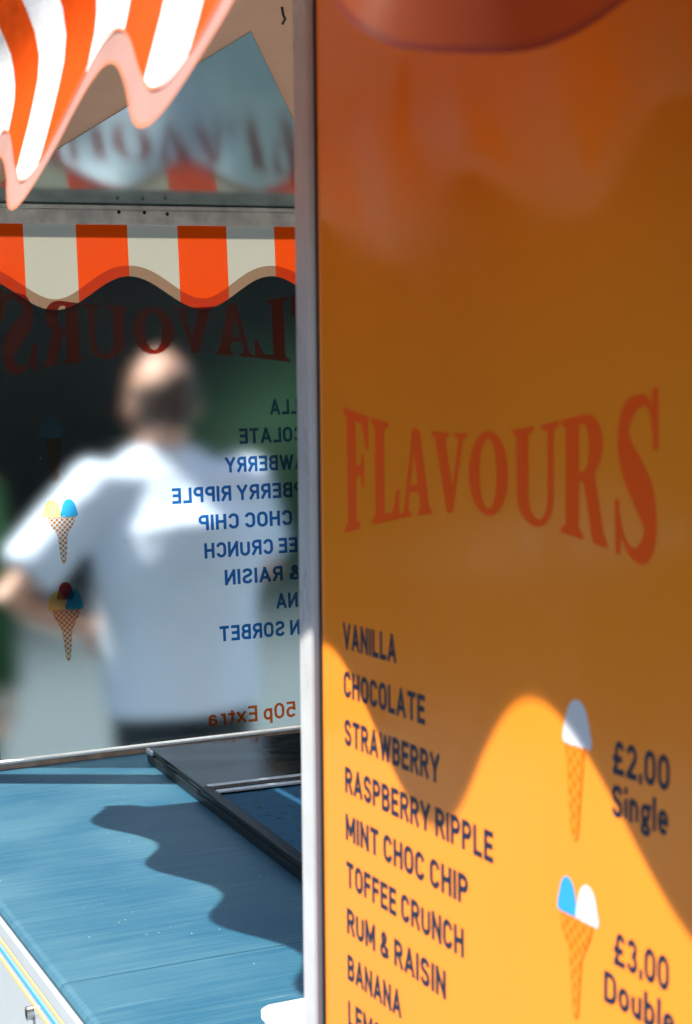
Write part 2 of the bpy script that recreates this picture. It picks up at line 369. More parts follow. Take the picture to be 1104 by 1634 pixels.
# letter skeletons: (width, strokes) on a unit-high box, condensed grotesque
FONT = {
 'A': (.56, [[(0,0),(.5,1)],[(.5,1),(1,0)],[(.22,.27),(.78,.27)]]),
 'B': (.46, [[(0,0),(0,1)],[(0,1),(.55,1)]+A_(.55,.765,.40,.235,90,-90)+[(0,.53)],[(.5,.53)]+A_(.55,.265,.45,.265,90,-90)+[(0,0)]]),
 'C': (.47, [A_(.5,.72,.5,.28,5,180)+A_(.5,.28,.5,.28,180,355)]),
 'D': (.50, [[(0,0),(0,1)],[(0,1),(.45,1)]+A_(.45,.70,.55,.30,90,0)+A_(.45,.30,.55,.30,0,-90)+[(0,0)]]),
 'E': (.40, [[(0,0),(0,1)],[(0,1),(1,1)],[(0,.52),(.9,.52)],[(0,0),(1,0)]]),
 'F': (.40, [[(0,0),(0,1)],[(0,1),(1,1)],[(0,.52),(.9,.52)]]),
 'H': (.48, [[(0,0),(0,1)],[(1,0),(1,1)],[(0,.52),(1,.52)]]),
 'I': (.0, [[(0,0),(0,1)]]),
 'L': (.38, [[(0,0),(0,1)],[(0,0),(1,0)]]),
 'M': (.62, [[(0,0),(0,1)],[(0,1),(.5,.25)],[(.5,.25),(1,1)],[(1,1),(1,0)]]),
 'N': (.50, [[(0,0),(0,1)],[(0,1),(1,0)],[(1,0),(1,1)]]),
 'O': (.49, [A_(.5,.70,.5,.30,0,180)+A_(.5,.30,.5,.30,180,360)+[(1,.70)]]),
 'P': (.45, [[(0,0),(0,1)],[(0,1),(.55,1)]+A_(.55,.74,.45,.26,90,-90)+[(0,.48)]]),
 'R': (.47, [[(0,0),(0,1)],[(0,1),(.55,1)]+A_(.55,.745,.43,.255,90,-90)+[(0,.49)],[(.52,.49),(1,0)]]),
 'S': (.47, [S_UP]),
 'T': (.48, [[(.5,0),(.5,1)],[(0,1),(1,1)]]),
 'U': (.48, [[(0,1)]+A_(.5,.30,.5,.30,180,360)+[(1,1)]]),
 'V': (.54, [[(0,1),(.5,0)],[(.5,0),(1,1)]]),
 'W': (.80, [[(0,1),(.25,0)],[(.25,0),(.5,.95)],[(.5,.95),(.75,0)],[(.75,0),(1,1)]]),
 'Y': (.52, [[(0,1),(.5,.45)],[(1,1),(.5,.45)],[(.5,.5),(.5,0)]]),
 '&': (.56, [spline([(1,0),(.6,.38),(.25,.70),(.24,.88),(.45,1),(.64,.88),(.6,.70),(.25,.48),(.04,.26),(.14,.05),(.42,0),(.72,.1),(.92,.45)],4)]),
 '0': (.46, [A_(.5,.66,.5,.34,0,180)+A_(.5,.34,.5,.34,180,360)+[(1,.66)]]),
 '2': (.44, [A_(.5,.73,.48,.27,170,0)+[(.95,.6),(.0,.0)],[(0,0),(1,0)]]),
 '3': (.44, [A_(.48,.76,.46,.24,165,-90),A_(.48,.26,.52,.26,90,-165)]),
 '5': (.44, [[(.92,1),(.1,1)],[(.1,1),(.04,.52)],[(.04,.52)]+spline([(.04,.52),(.45,.63),(.85,.55),(1,.32),(.85,.07),(.45,0),(.0,.12)],4)]),
 '.': (.0, [[(0,-.075),(0,.09)]]),
 '\u00a3': (.50, [A_(.62,.76,.36,.24,10,180)+[(.26,.5),(.22,.2),(0,0)],[(0,0),(1,0)],[(.0,.46),(.75,.46)]]),
 'i': (.0, [[(0,.08),(0,.60)],[(0,.99),(0,1.03)]]), 'l': (.0, [[(0,0),(0,1.04)]]),
 'n': (.36, [[(0,0),(0,.68)],[(0,.42)]+A_(.5,.42,.5,.26,180,0)+[(1,0)]]),
 'u': (.36, [[(0,.68)]+A_(.5,.26,.5,.26,180,360),[(1,.68),(1,0)]]),
 'r': (.24, [[(0,0),(0,.68)],[(0,.40)]+A_(.75,.40,.75,.28,180,75)]),
 'o': (.40, [A_(.5,.40,.5,.28,0,180)+A_(.5,.28,.5,.28,180,360)+[(1,.40)]]),
 'e': (.40, [[(0,.35),(1,.35)],[(1,.35)]+A_(.5,.40,.5,.28,0,180)+A_(.5,.28,.5,.28,180,320)]),
 'a': (.38, [A_(.5,.44,.46,.24,160,0)+[(.96,0)],[(.96,.38)]+spline([(.96,.38),(.5,.40),(.1,.33),(.0,.18),(.12,.02),(.45,-.01),(.8,.06),(.96,.2)],4)]),
 's': (.36, [[(x,y*.68) for x,y in S_UP]]),
 'x': (.40, [[(0,0),(1,.68)],[(0,.68),(1,0)]]),
 't': (.26, [[(.3,.92),(.3,.18)]+A_(.7,.18,.4,.18,180,280),[(-.1,.66),(1,.66)]]),
 'p': (.38, [[(0,-.28),(0,.68)],A_(.5,.40,.5,.28,180,0)+A_(.5,.28,.5,.28,0,-180)]),
 'b': (.38, [[(0,0),(0,1.04)],A_(.5,.40,.5,.28,180,0)+A_(.5,.28,.5,.28,0,-180)]),
 'g': (.40, [A_(.5,.44,.48,.24,0,360),[(.3,.22),(.06,.12),(.3,.04),(.8,.0),(1,-.14)]+A_(.5,-.14,.5,.15,0,-180)+[(0,-.14),(.2,.0)],[(.8,.62),(1.1,.70)]]),
}
def text2d(s, width, cap, sw=.14):
    Vq = []; Fq = []; x = 0.0; lo = 1e9; hi = -1e9
    for ch in s:
        if ch == ' ': x += .26; continue
        wd, strokes = FONT[ch]; x += sw*.5
        for st in strokes:
            pts = []
            for p in st:
                q = (x+p[0]*wd, sw*.5+p[1]*(1-sw))
                if not pts or math.dist(q, pts[-1]) > .004: pts.append(q)
            if len(pts) < 2: continue
            closed = math.dist(pts[0], pts[-1]) < .01 and len(pts) > 6
            L = []; N = len(pts)
            for i, p in enumerate(pts):
                if closed: a = pts[(i-1) % (N-1)]; b = pts[(i+1) % (N-1)]
                else: a = pts[max(0, i-1)]; b = pts[min(N-1, i+1)]
                d = Vector((b[0]-a[0], b[1]-a[1])).normalized(); n_ = Vector((-d.y, d.x))*sw/2
                e = 0.0
                if not closed and i in (0, N-1) and N == 2: e = sw*.46*(-1 if i == 0 else 1)
                L.append(((p[0]+n_.x+d.x*e, p[1]+n_.y+d.y*e), (p[0]-n_.x+d.x*e, p[1]-n_.y+d.y*e)))
            for i in range(N-1):
                for tri in ((L[i][1], L[i+1][1], L[i+1][0]), (L[i][1], L[i+1][0], L[i][0])):
                    (ax, ay), (bx, by), (cx, cy_) = tri; ar = (bx-ax)*(cy_-ay)-(cx-ax)*(by-ay)
                    if abs(ar) < 1e-6: continue
                    if ar < 0: tri = tri[::-1]
                    b0 = len(Vq); Vq += tri; Fq.append([b0, b0+1, b0+2])
        lo = min(lo, x-sw*.5); hi = max(hi, x+wd+sw*.5); x += wd+sw*.5+.115
    vo, eo, fo, ov, oe, of = geometry.delaunay_2d_cdt([Vector(p) for p in Vq], [], Fq, 0, 1e-5)
    F = [tuple(f_) for f_, o_ in zip(fo, of) if o_]
    return [((p.x-lo)/(hi-lo)*width, p.y*cap) for p in vo], F
GL = {}
GL['F'] = [[(0,0),(.62,0),(.62,.04),(.47,.08),(.47,.46),(.66,.46),(.70,.36),(.78,.36),(.78,.66),(.70,.66),(.66,.55),(.47,.55),(.47,.92),(.70,.92),(.88,.70),(.97,.70),(.97,1),(0,1),(0,.96),(.13,.92),(.13,.08),(0,.04)]]
GL['L'] = [[(0,0),(1,0),(1,.32),(.91,.32),(.75,.08),(.47,.08),(.47,.92),(.64,.96),(.64,1),(0,1),(0,.96),(.13,.92),(.13,.08),(0,.04)]]
GL['A'] = [[(0,0),(.38,0),(.38,.04),(.27,.08),(.315,.27),(.60,.27),(.645,.08),(.55,.04),(.55,0),(1,0),(1,.04),(.92,.08),(.64,1),(.42,1),(.14,.08),(0,.04)], [(.345,.36),(.57,.36),(.455,.76)]]
GL['V'] = [[(0,1),(0,.96),(.1,.92),(.42,0),(.58,0),(.87,.92),(1,.96),(1,1),(.62,1),(.62,.96),(.75,.92),(.575,.32),(.38,.92),(.48,.96),(.48,1)]]
GL['O'] = [arc(.5,.5,.5,.52,0,342,18), arc(.5,.5,.215,.43,0,342,18)]
GL['U'] = [[(0,1),(0,.96),(.1,.92)]+arc(.5,.30,.4,.32,180,360)+[(.9,.92),(1,.96),(1,1),(.64,1),(.64,.96),(.77,.92)]+arc(.565,.30,.205,.235,360,180)+[(.36,.92),(.48,.96),(.48,1)]]
GL['R'] = [[(0,0),(.5,0),(.5,.04),(.4,.08),(.4,.46),(.50,.46),(.70,0),(1,0),(1,.05),(.93,.09),(.74,.515)]+arc(.50,.745,.40,.255,-52,90,14)+[(0,1),(0,.96),(.1,.92),(.1,.08),(0,.04)], [(.4,.54)]+arc(.48,.735,.13,.19,-85,85,10)+[(.4,.925)]]
FX = {'F': (.025,.068), 'L': (.0715,.1145), 'A': (.1150,.1622), 'V': (.1626,.2105), 'O': (.2112,.2595), 'U': (.264,.3145), 'R': (.317,.3625), 'S': (.369,.4085)}
def warp(x, y):                                            # arched top and bottom of the heading
    u = (x-.217)/.1915
    top = .1512+.0200*abs(u)**1.9; bot = .1040-.0210*abs(u)**1.7
    return (x, bot+(top-bot)*y)
def heading():
    V = []; F = []
    for ch in 'FLAVOUR':
        x0, x1 = FX[ch]; lo = [resample(lp, .12) for lp in GL[ch]]
        v, f = fill(lo); b = len(V); V += [warp(x0+(x1-x0)*x, y) for x, y in v]; F += [tuple(b+i for i in t) for t in f]
    x0, x1 = FX['S']
    pts = spline([(.88,.80,.05),(.74,.94,.07),(.52,.965,.10),(.27,.90,.22),(.20,.75,.30),(.31,.61,.33),(.52,.48,.35),(.74,.35,.35),(.81,.21,.31),(.70,.085,.20),(.47,.03,.09),(.24,.09,.07),(.11,.25,.05)])
    v, f = ribbon([(p[0], p[1]) for p in pts], [p[2]*.9 for p in pts])
    tri = [t for q in f for t in ((v[q[0]], v[q[1]], v[q[2]]), (v[q[0]], v[q[2]], v[q[3]]))]
    for q in ([(.80,.90),(.84,1.01),(.96,1.01),(.97,.66),(.87,.66)], [(.16,.10),(.14,-.01),(.03,-.01),(.01,.36),(.11,.36)]):
        tri += [(q[0], q[i], q[i+1]) for i in (1, 2, 3)]
    vq = []; fq = []
    for t in tri:
        ar = (t[1][0]-t[0][0])*(t[2][1]-t[0][1])-(t[2][0]-t[0][0])*(t[1][1]-t[0][1])
        if abs(ar) < 1e-7: continue
        b = len(vq); vq += (t if ar > 0 else t[::-1]); fq.append([b, b+1, b+2])
    vo, eo, fo, ov, oe, of = geometry.delaunay_2d_cdt([Vector(p) for p in vq], [], fq, 0, 1e-6)
    b = len(V); V += [warp(x0+(x1-x0)*p.x, p.y) for p in vo]; F += [tuple(b+i for i in t) for t, o_ in zip(fo, of) if o_]
    return V, F
def scoop(cx, base, w_, h_):                                # domed scoop with a skirt of soft drips
    p = arc(cx, base+h_*.42, w_*.40, h_*.58, 160, 20, 14)
    p += [(cx+w_*.44, base+h_*.38), (cx+w_*.5, base+h_*.20), (cx+w_*.46, base+h_*.06), (cx+w_*.36, base+h_*.03), (cx+w_*.27, base+h_*.08), (cx+w_*.17, base), (cx+w_*.06, base+h_*.01), (cx-w_*.04, base+h_*.07), (cx-w_*.15, base), (cx-w_*.25, base+h_*.02), (cx-w_*.33, base+h_*.07), (cx-w_*.44, base+h_*.04), (cx-w_*.5, base+h_*.16), (cx-w_*.46, base+h_*.36)]
    return fill([p])
def inside(p, poly):
    c = False
    for i in range(len(poly)):
        a = poly[i]; b = poly[i-1]
        if (a[1] > p[1]) != (b[1] > p[1]) and p[0] < (b[0]-a[0])*(p[1]-a[1])/(b[1]-a[1])+a[0]: c = not c
    return c
def cone(cx, ytop, wtop, ytip, ypin=None, wpin=None, lw=.001, lp=.0062):
    if ypin is None: poly = [(cx-wtop/2, ytop), (cx-wtop*.44, ytop-.006), (cx-.0035, ytip+.003), (cx, ytip), (cx+.0035, ytip+.003), (cx+wtop*.44, ytop-.006), (cx+wtop/2, ytop)]
    else: poly = [(cx-wtop/2, ytop), (cx-wtop*.45, ytop-.007), (cx-wpin*.5, ypin), (cx-.0028, ytip+.003), (cx, ytip), (cx+.0028, ytip+.003), (cx+wpin*.5, ypin), (cx+wtop*.45, ytop-.007), (cx+wtop/2, ytop)]
    LV = []; LF = []
    for sgn in (1, -1):
        for i in range(-24, 25):
            c0 = i*lp; st = None; seg = []
            for kk in range(0, 120):
                y = ytop-(ytop-ytip)*kk/119; x = cx+sgn*(y-ytop)*1.0+c0
                if inside((x, y), poly): seg.append((x, y))
                elif seg: break
            if len(seg) > 3:
                v_, f_ = ribbon([seg[0], seg[-1]], [lw, lw]); b = len(LV); LV += v_; LF += [tuple(b+q for q in t) for t in f_]
    segs = [(LV[4*i], LV[4*i+1], LV[4*i+2], LV[4*i+3]) for i in range(len(LV)//4)]
    vs_ = [Vector(p) for p in poly]; es = [(i, (i+1) % len(poly)) for i in range(len(poly))]
    for q in segs:
        b = len(vs_); vs_ += [Vector(q[0]), Vector(q[1]), Vector(q[3]), Vector(q[2])]; es += [(b, b+1), (b+1, b+2), (b+2, b+3), (b+3, b)]
    vo, eo, fo, ov, oe, of = geometry.delaunay_2d_cdt(vs_, es, [], 0, 1e-7)
    W_ = [(p.x, p.y) for p in vo]; body_f = []; line_f = []
    for t in fo:
        c = (sum(W_[i][0] for i in t)/3, sum(W_[i][1] for i in t)/3)
        if not inside(c, poly): continue
        on = any(inside(c, (q[0], q[1], q[3], q[2])) for q in segs)
        (line_f if on else body_f).append(tuple(t))
    return (W_, body_f), (W_, line_f)

def menu(parent, mp, mats, cone_dx, off, extra, lw=.0010, lp=.0062):
    """mp(x, y, d) -> 3-D point, d metres off the surface; off = layer spacing"""
    def put(name, vf, m, layer, label=None):
        v_, f_ = vf; o = P(name, [mp(x, y, off*layer) for x, y in v_], f_, m, parent)
        if label: o['label'] = label
        return o
    hv, hf = heading()
    if extra: hv = [(.235+(x-.235)*1.075, .107+1.14*(y-.1275)) for x, y in hv]
    else: hv = [(x-.019, y) for x, y in hv]
    put('heading_lettering', (hv, hf), mats['head'], 1, 'arched red heading FLAVOURS')
    for i, (s, wd) in enumerate(NAMES):
        v_, f_ = text2d(s, wd, CAP, mats['bold'])
        put('flavour_lettering', ([(x, y-i*PITCH) for x, y in v_], f_), mats['text'], 1, 'line of the list reading '+s)
    dx = cone_dx; d1 = 0 if extra else -.009; d2 = 0 if extra else -.002
    def C1(cx, sc_, cn): 
        put('scoop_print', sc_[0], sc_[1], 1)
    (cp, cl) = cone(.322+dx+d1, -.0175, .0200, -.0700, lw=lw, lp=lp)
    put('cone_print', cp, mats['cone'], 2.5); put('waffle_lines', cl, mats['line'], mats['lineL'])
    put('scoop_print', scoop(.324+dx+d1, -.0185, .030, .0265), mats['s1'], 1)
    (cp, cl) = cone(.3165+dx+d2, -.1125, .0335, -.1695, -.134, .0125, lw, lp)
    put('cone_print', cp, mats['cone'], 2.5); put('waffle_lines', cl, mats['line'], mats['lineL'])
    put('scoop_print', scoop(.3075+dx+d2, -.1135, .0215, .0222), mats['s2a'], 1); put('scoop_print', scoop(.3280+dx+d2, -.1135, .0235, .0222), mats['s2b'], 1.6)
    (cp, cl) = cone(.3165+dx, -.2235, .0345, -.2855, -.247, .0130, lw, lp)
    put('cone_print', cp, mats['cone'], 2.5); put('waffle_lines', cl, mats['line'], mats['lineL'])
    put('scoop_print', scoop(.3165+dx, -.212, .022, .022), mats['s3a'], 2.2)
    put('scoop_print', scoop(.3065+dx, -.2245, .0225, .0245), mats['s3b'], 1); put('scoop_print', scoop(.3275+dx, -.2245, .0235, .0245), mats['s3c'], 1.6)
    if not extra:
        for s, x, y, wd, cp_ in (('£2.00', .3500, -.0256, .0505, .0180), ('Single', .3492, -.0482, .0505, .0172), ('£3.00', .3520, -.1270, .0495, .0180), ('Double', .3428, -.1500, .064, .0172)):
            v_, f_ = text2d(s, wd, cp_, .185); put('price_lettering', ([(x+a, y+b) for a, b in v_], f_), mats['text'], 1, 'price text reading '+s)
    else:
        v_, f_ = text2d('s 50p Extra', .137, CAP*1.04, .16); put('extra_lettering', ([(.0505+a, -.3835+b) for a, b in v_], f_), mats['extra'], 1, 'orange line ending 50p Extra')

# ------------------------------------------------------------------ orange menu panel in the van side
PS = PA/.45                       # the panel artwork is a little larger than its drawing
SH = .078                         # the panel edge leans a little
def lean(o):
    for v_ in o.data.vertices: v_.co.y -= SH*(v_.co.z-H(-.063))
    return o
mpanel = lean(PB('menu_panel', PA, PA+.016, -1.05, 1.088*PS, H(-.715), H(.468), 'orange_panel'))
mpanel['label'] = 'glossy orange menu panel half in awning shadow'
lean(PB('panel_seal', PA-.0006, PA+.015, 1.088*PS+.0002, 1.088*PS+.005, H(-.7155), H(.468), 'gasket'))
lean(PB('panel_frame', PA-.006, PA+.05, 1.088*PS+.0052, 1.1225*PS, H(-.7205), H(.4685), 'frame_white', bev=.004))
X0, Y0 = 1.0573, -.1600
def on_panel(x, y, d):
    return (PA-d, PS*(X0-x-.065*y), H(PS*(Y0+y)))
menu(mpanel, on_panel, dict(head='heading_red', text='navy_print', cone='print_cone', line='print_line', s1='print_white', s2a='print_blue', s2b='print_white', s3a='heading_red', s3b='print_white', s3c='print_blue', bold=.195, lineL=2.5), 0.0, .00018, False, .0013, .0085)

# ------------------------------------------------------------------ print on the outside of the end window (read from outside, so mirrored here)
K = 1.852
def on_pane(x, y, d): return (1.507-K*x, OUT+d, H(.0260+K*y))
menu(pane, on_pane, dict(head='pn_red', text='pn_blue', cone='pn_cone', line='pn_line', s1='pn_cyan', s2a='pn_cyan', s2b='pn_yellow', s3a='pn_berry', s3b='pn_cyan', s3c='pn_yellow', bold=.19, lineL=2.5, extra='pn_extra'), .0425, .0006, True)
v = []; f = []
for a_, h_, r_ in ((.977, -.2395, .0016), (.982, -.246, .0022), (.985, -.243, .0012), (1.012, -.262, .0013), (1.018, -.283, .0010), (.938, -.241, .0009), (1.13, .01, .0010), (1.25, -.55, .0009), (.90, -.40, .0008), (1.20, -.61, .0010), (1.06, -.50, .0008), (.80, -.05, .0009)):
    b = len(v); v += [(a_+r_*math.cos(q*1.047), TP-.0006, H(h_+r_*math.sin(q*1.047))) for q in range(6)]; f.append(tuple(b+q for q in range(6)))
sp = P('dust_specks', v, f, 'print_white', pane); sp['kind'] = 'stuff'
def hemP(a): return .3095-.0372*math.cos(2*math.pi*(a-.851)/.34)
bnd = [.788+.1168*i for i in range(-3, 12)]
for i in range(len(bnd)-1):
    a0, a1 = max(bnd[i], BA+.045), min(bnd[i+1], 1.983)
    if a1 <= a0: continue
    n = 10; v = []; f = []
    for j in range(n+1):
        a = a0+(a1-a0)*j/n; v += [(a, OUT+.0032, H(hemP(a))), (a, OUT+.0032, H(.4606))]
    for j in range(n): f.append((2*j, 2*j+2, 2*j+3, 2*j+1))
    P('awning_stripe', v, f, 'pn_white' if (i-3) % 2 == 0 else 'pn_orange', pane)
v = []; f = []; n = 150
for j in range(n+1):
    a = BA+.045+(1.983-BA-.045)*j/n; s_ = .0372*2*math.pi/.34*math.sin(2*math.pi*(a-.851)/.34)
    v += [(a, OUT+.0022, H(hemP(a))), (a, OUT+.0022, H(hemP(a)+.0235*math.sqrt(1+s_*s_)))]
for j in range(n): f.append((2*j, 2*j+2, 2*j+3, 2*j+1))
P('hem_band', v, f, 'pn_band', pane)

# ------------------------------------------------------------------ the awning over the hatch
PROF = [(.10, .236), (.165, .260), (.20, .274), (.24, .2865), (.27, .2945), (.29, .2965), (.312, .2935), (.33, .286), (.345, .2800), (.36, .2740)]
def prof(h):
    for i in range(len(PROF)-1):
        if h <= PROF[i+1][0] or i == len(PROF)-2:
            q = (h-PROF[i][0])/(PROF[i+1][0]-PROF[i][0]); return PROF[i][1]+(PROF[i+1][1]-PROF[i][1])*q-.26
UEND, UC, RC = 3.39, .60, .05
def plan(u):                                                # base line and inward direction
    if u >= UC: return (.26, u), (1, 0)
    s_ = UC-u; al = s_/RC
    if al <= math.pi/2: return (.31-RC*math.cos(al), .60-RC*math.sin(al)), (math.cos(al), math.sin(al))
    return (.31+s_-RC*math.pi/2, .55), (0, 1)
UMIN = UC-RC*math.pi/2-(.467-.31)
def ph(u): return 2*math.pi*((u-1.190)/.342 if u > .848 else (u-.848)/.315)
def hem(u):
    sag = .027*max(0, min(1, (.66-u)/.10)); wob = .002*math.sin(u*7.1)
    return .1985-.0335*math.cos(ph(u))-sag+wob
def bandw(u):
    s_ = .63*math.sin(ph(u)); return .0200*(1+s_*s_)**.1
def awp(u, h, d=0):
    (a, t), (ia, it) = plan(u); o_ = prof(h)-d; return (a+ia*o_, t+it*o_, H(h))
# roof sheet of the awning: the part that carries the stripes
rp = [(.36, .2740), (.366, .2730), (.373, .275), (.379, .282), (.383, .292), (.458, .467)]
us = [UMIN+(UC-UMIN)*i/24 for i in range(24)]+[UC+(UEND-UC)*i/30 for i in range(31)]
v = []; f = []; n = len(rp)
for u in us:
    (a, t), (ia, it) = plan(u)
    for h, aa in rp:
        v.append((min(a+ia*(aa-.26), .467), t+it*(aa-.26), H(h)))
for i in range(len(us)-1):
    for j in range(n-1): f.append((i*n+j, i*n+j+1, (i+1)*n+j+1, (i+1)*n+j))
awning = P('awning', v, f, 'aw_roof', van, True)
awning['label'] = 'orange and white striped awning with scalloped hem'
NS = 9
def strip(u0, u1, m):
    nc = max(3, int((u1-u0)/.008)); v = []; f = []
    for i in range(nc+1):
        u = u0+(u1-u0)*i/nc; h0 = hem(u)+bandw(u)
        for j in range(NS+1): v.append(awp(u, h0+(.36-h0)*j/NS))
    for i in range(nc):
        for j in range(NS): q = i*(NS+1)+j; f.append((q, q+1, q+NS+2, q+NS+1))
    o = P('stripe', v, f, m, awning, True)
    return o
SW = .0865
u = .899-3*SW; i = -3
while u < UEND:
    strip(u, min(u+SW, UEND), 'aw_orange' if i % 2 == 0 else 'aw_white'); u += SW; i += 1
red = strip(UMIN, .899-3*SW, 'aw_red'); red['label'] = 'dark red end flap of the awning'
def hemband(u0, u1, lo, hi, d, m, nm):
    nc = int((u1-u0)/.006); v = []; f = []
    for i in range(nc+1):
        u = u0+(u1-u0)*i/nc; b = bandw(u)
        for q in (lo, hi): v.append(awp(u, hem(u)+b*q, d))
    for i in range(nc): f.append((2*i, 2*i+1, 2*i+3, 2*i+2))
    o = P(nm, v, f, m, awning, True)
    return o
UB = .899-3*SW
hemband(UB, UEND, .06, 1.0, .0, 'aw_pink', 'hem_band')
hemband(UB, UEND, -.06, .06, .0002, 'aw_line', 'hem_piping')
hemband(UB, UEND, .97, 1.07, .0012, 'aw_line', 'hem_piping')
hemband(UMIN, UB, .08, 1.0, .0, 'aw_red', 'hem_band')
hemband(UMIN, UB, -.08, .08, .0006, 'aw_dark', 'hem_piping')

# ------------------------------------------------------------------ chest lid on the worktop
lid = empty('freezer_lid', (.972, 3.40, H(HC))); lid.rotation_euler = (0, 0, R(3.1) * -1)
tag(lid, 'low black glossy freezer lid with blue frosted section on the blue worktop', 'freezer lid')
def LB(name, x0, x1, y0, y1, z0, z1, m, parent=lid, bev=0.0): return box(name, x0, x1, y0, y1, z0, z1, m, parent, bev)
LW, LL = .62, 1.30
LB('frame', 0, LW, -LL, 0, .0005, .020, 'black_plastic', bev=.004)
far = LB('glass_panel', .004, LW-.004, -.442, -.004, .0205, .031, 'black_glass', bev=.004)
LB('corner_bead', -.002, .006, -.045, .001, .0206, .0325, 'bar_metal', parent=far, bev=.003)
LB('rim', 0, .022, -LL, -.4435, .0203, .032, 'black_plastic', bev=.003)
LB('rim', LW-.022, LW, -LL, -.4435, .0203, .032, 'black_plastic', bev=.003)
LB('rim', .0222, LW-.0222, -LL, -LL+.022, .0203, .032, 'black_plastic', bev=.003)
LB('metal_bar', .016, LW-.023, -.444, -.430, .0313, .0345, 'bar_metal', bev=.001)
LB('metal_bar', .0225, LW-.023, -.484, -.470, .026, .0315, 'bar_metal', bev=.001)
LB('gap_shadow', .0225, LW-.023, -.4695, -.446, .0203, .024, 'dark')  # dark strip stands in for the shadow between the bars
LB('frosted_tray', .0225, LW-.0225, -LL+.0225, -.486, .0202, .0235, 'speckle')

# white box by the frame
wb = empty('white_box', (.63, 1.62, H(HC)+.001)); tag(wb, 'white plastic box with rounded corner on the worktop by the panel frame', 'box')
def rbox(name, w_, d_, z0, z1, r, m, parent):
    pts = []
    for cx, cy_, a0 in ((w_-r, d_-r, 0), (r, d_-r, 90), (r, r, 180), (w_-r, r, 270)): pts += arc(cx, cy_, r, r, a0, a0+90, 6)
    ins = [((x-w_/2)*(1-.006/w_)+w_/2, (y-d_/2)*(1-.006/d_)+d_/2) for x, y in pts]
    n = len(pts); v = [(x, y, z0) for x, y in pts]+[(x, y, z1-.003) for x, y in pts]+[(x, y, z1) for x, y in ins]
    f = [(i, (i+1) % n, n+(i+1) % n, n+i) for i in range(n)]+[(n+i, n+(i+1) % n, 2*n+(i+1) % n, 2*n+i) for i in range(n)]+[tuple(range(2*n, 3*n)), tuple(range(n))[::-1]]
    return obj(name, v, f, m, parent)
rbox('body', .20, .15, 0, .028, .012, 'white_plastic', wb)
lidw = rbox('lid', .206, .156, .0285, .040, .014, 'white_plastic', wb); lidw.location = (-.003, -.003, 0)

# ------------------------------------------------------------------ people beyond the end window
def tube(V, F, pts, n=12, cap=True):                        # pts: (x, y, z, r) chain
    base = len(V)
    for i, p in enumerate(pts):
        a = Vector(pts[max(0, i-1)][:3]); b = Vector(pts[min(len(pts)-1, i+1)][:3]); d = (b-a).normalized()
        u_ = d.cross(Vector((0, 0, 1)) if abs(d.z) < .9 else Vector((0, 1, 0))).normalized(); w_ = d.cross(u_)
        for k_ in range(n):
            q = 2*math.pi*k_/n; V.append(tuple(Vector(p[:3])+(u_*math.cos(q)+w_*math.sin(q))*p[3]))
    for i in range(len(pts)-1):
        for k_ in range(n): F.append((base+i*n+k_, base+i*n+(k_+1) % n, base+(i+1)*n+(k_+1) % n, base+(i+1)*n+k_))
    F.append(tuple(base+k_ for k_ in range(n))[::-1]); F.append(tuple(base+(len(pts)-1)*n+k_ for k_ in range(n)))
def loft(V, F, rings, n=24):                                # rings: (cx, cy, z, rx, ry)
    base = len(V)
    for cx, cy_, z, rx, ry in rings:
        for k_ in range(n): q = 2*math.pi*k_/n; V.append((cx+rx*math.cos(q), cy_+ry*math.sin(q), z))
    for i in range(len(rings)-1):
        for k_ in range(n): F.append((base+i*n+k_, base+i*n+(k_+1) % n, base+(i+1)*n+(k_+1) % n, base+(i+1)*n+k_))
    F.append(tuple(base+k_ for k_ in range(n))[::-1]); F.append(tuple(base+(len(rings)-1)*n+k_ for k_ in range(n)))
def ball(V, F, c, r, n=14, m_=10):
    loft(V, F, [(c[0], c[1], c[2]-r[2]*math.cos(math.pi*i/m_), max(1e-4, r[0]*math.sin(math.pi*i/m_)), max(1e-4, r[1]*math.sin(math.pi*i/m_))) for i in range(m_+1)], n)
def fused(name, V, F, m, parent, vox, it=3):
    me = bpy.data.meshes.new(name); me.from_pydata(V, [], F); me.update()
    o = bpy.data.objects.new(name, me); C.objects.link(o)
    md = o.modifiers.new('r', 'REMESH'); md.mode = 'VOXEL'; md.voxel_size = vox; md.use_smooth_shade = True
    sm = o.modifiers.new('s', 'SMOOTH'); sm.iterations = it; sm.factor = .5
    dg = bpy.context.evaluated_depsgraph_get(); dg.update()
    nm = bpy.data.meshes.new_from_object(o.evaluated_get(dg)); o.modifiers.clear(); o.data = nm; bpy.data.meshes.remove(me)
    nm.materials.clear(); nm.materials.append(M[m]); nm.polygons.foreach_set('use_smooth', [True]*len(nm.polygons))
    o.parent = parent; return o
def hand(V, F, wrist, dirv, side, palm_n):
    d = Vector(dirv).normalized(); nrm = Vector(palm_n).normalized(); s_ = d.cross(nrm).normalized()*side
    W = Vector(wrist)
    for k_, off in enumerate((-.026, -.009, .009, .026)):
        a = W+s_*off*.5; b = W+d*.085+s_*off
        tube(V, F, [(*a, .017), (*(W+d*.045+s_*off*.9), .016), (*b, .011)], 8)
        L = (.066, .076, .070, .054)[k_]
        p1 = b+d*L*.5+nrm*.010; p2 = b+d*L*.82+nrm*.030; p3 = b+d*L*.95+nrm*.050
        tube(V, F, [(*(b-d*.01), .0105), (*p1, .0095), (*p2, .0088), (*p3, .0075)], 8)
    t0 = W+d*.025-s_*.024; tube(V, F, [(*t0, .016), (*(t0-s_*.030+d*.025+nrm*.01), .0125), (*(t0-s_*.040+d*.058+nrm*.018), .0095)], 8)
V = []; F = []; tube(V, F, [(*p, .0022) for p in hk], 8); P('wire_hook', V, F, 'dark')
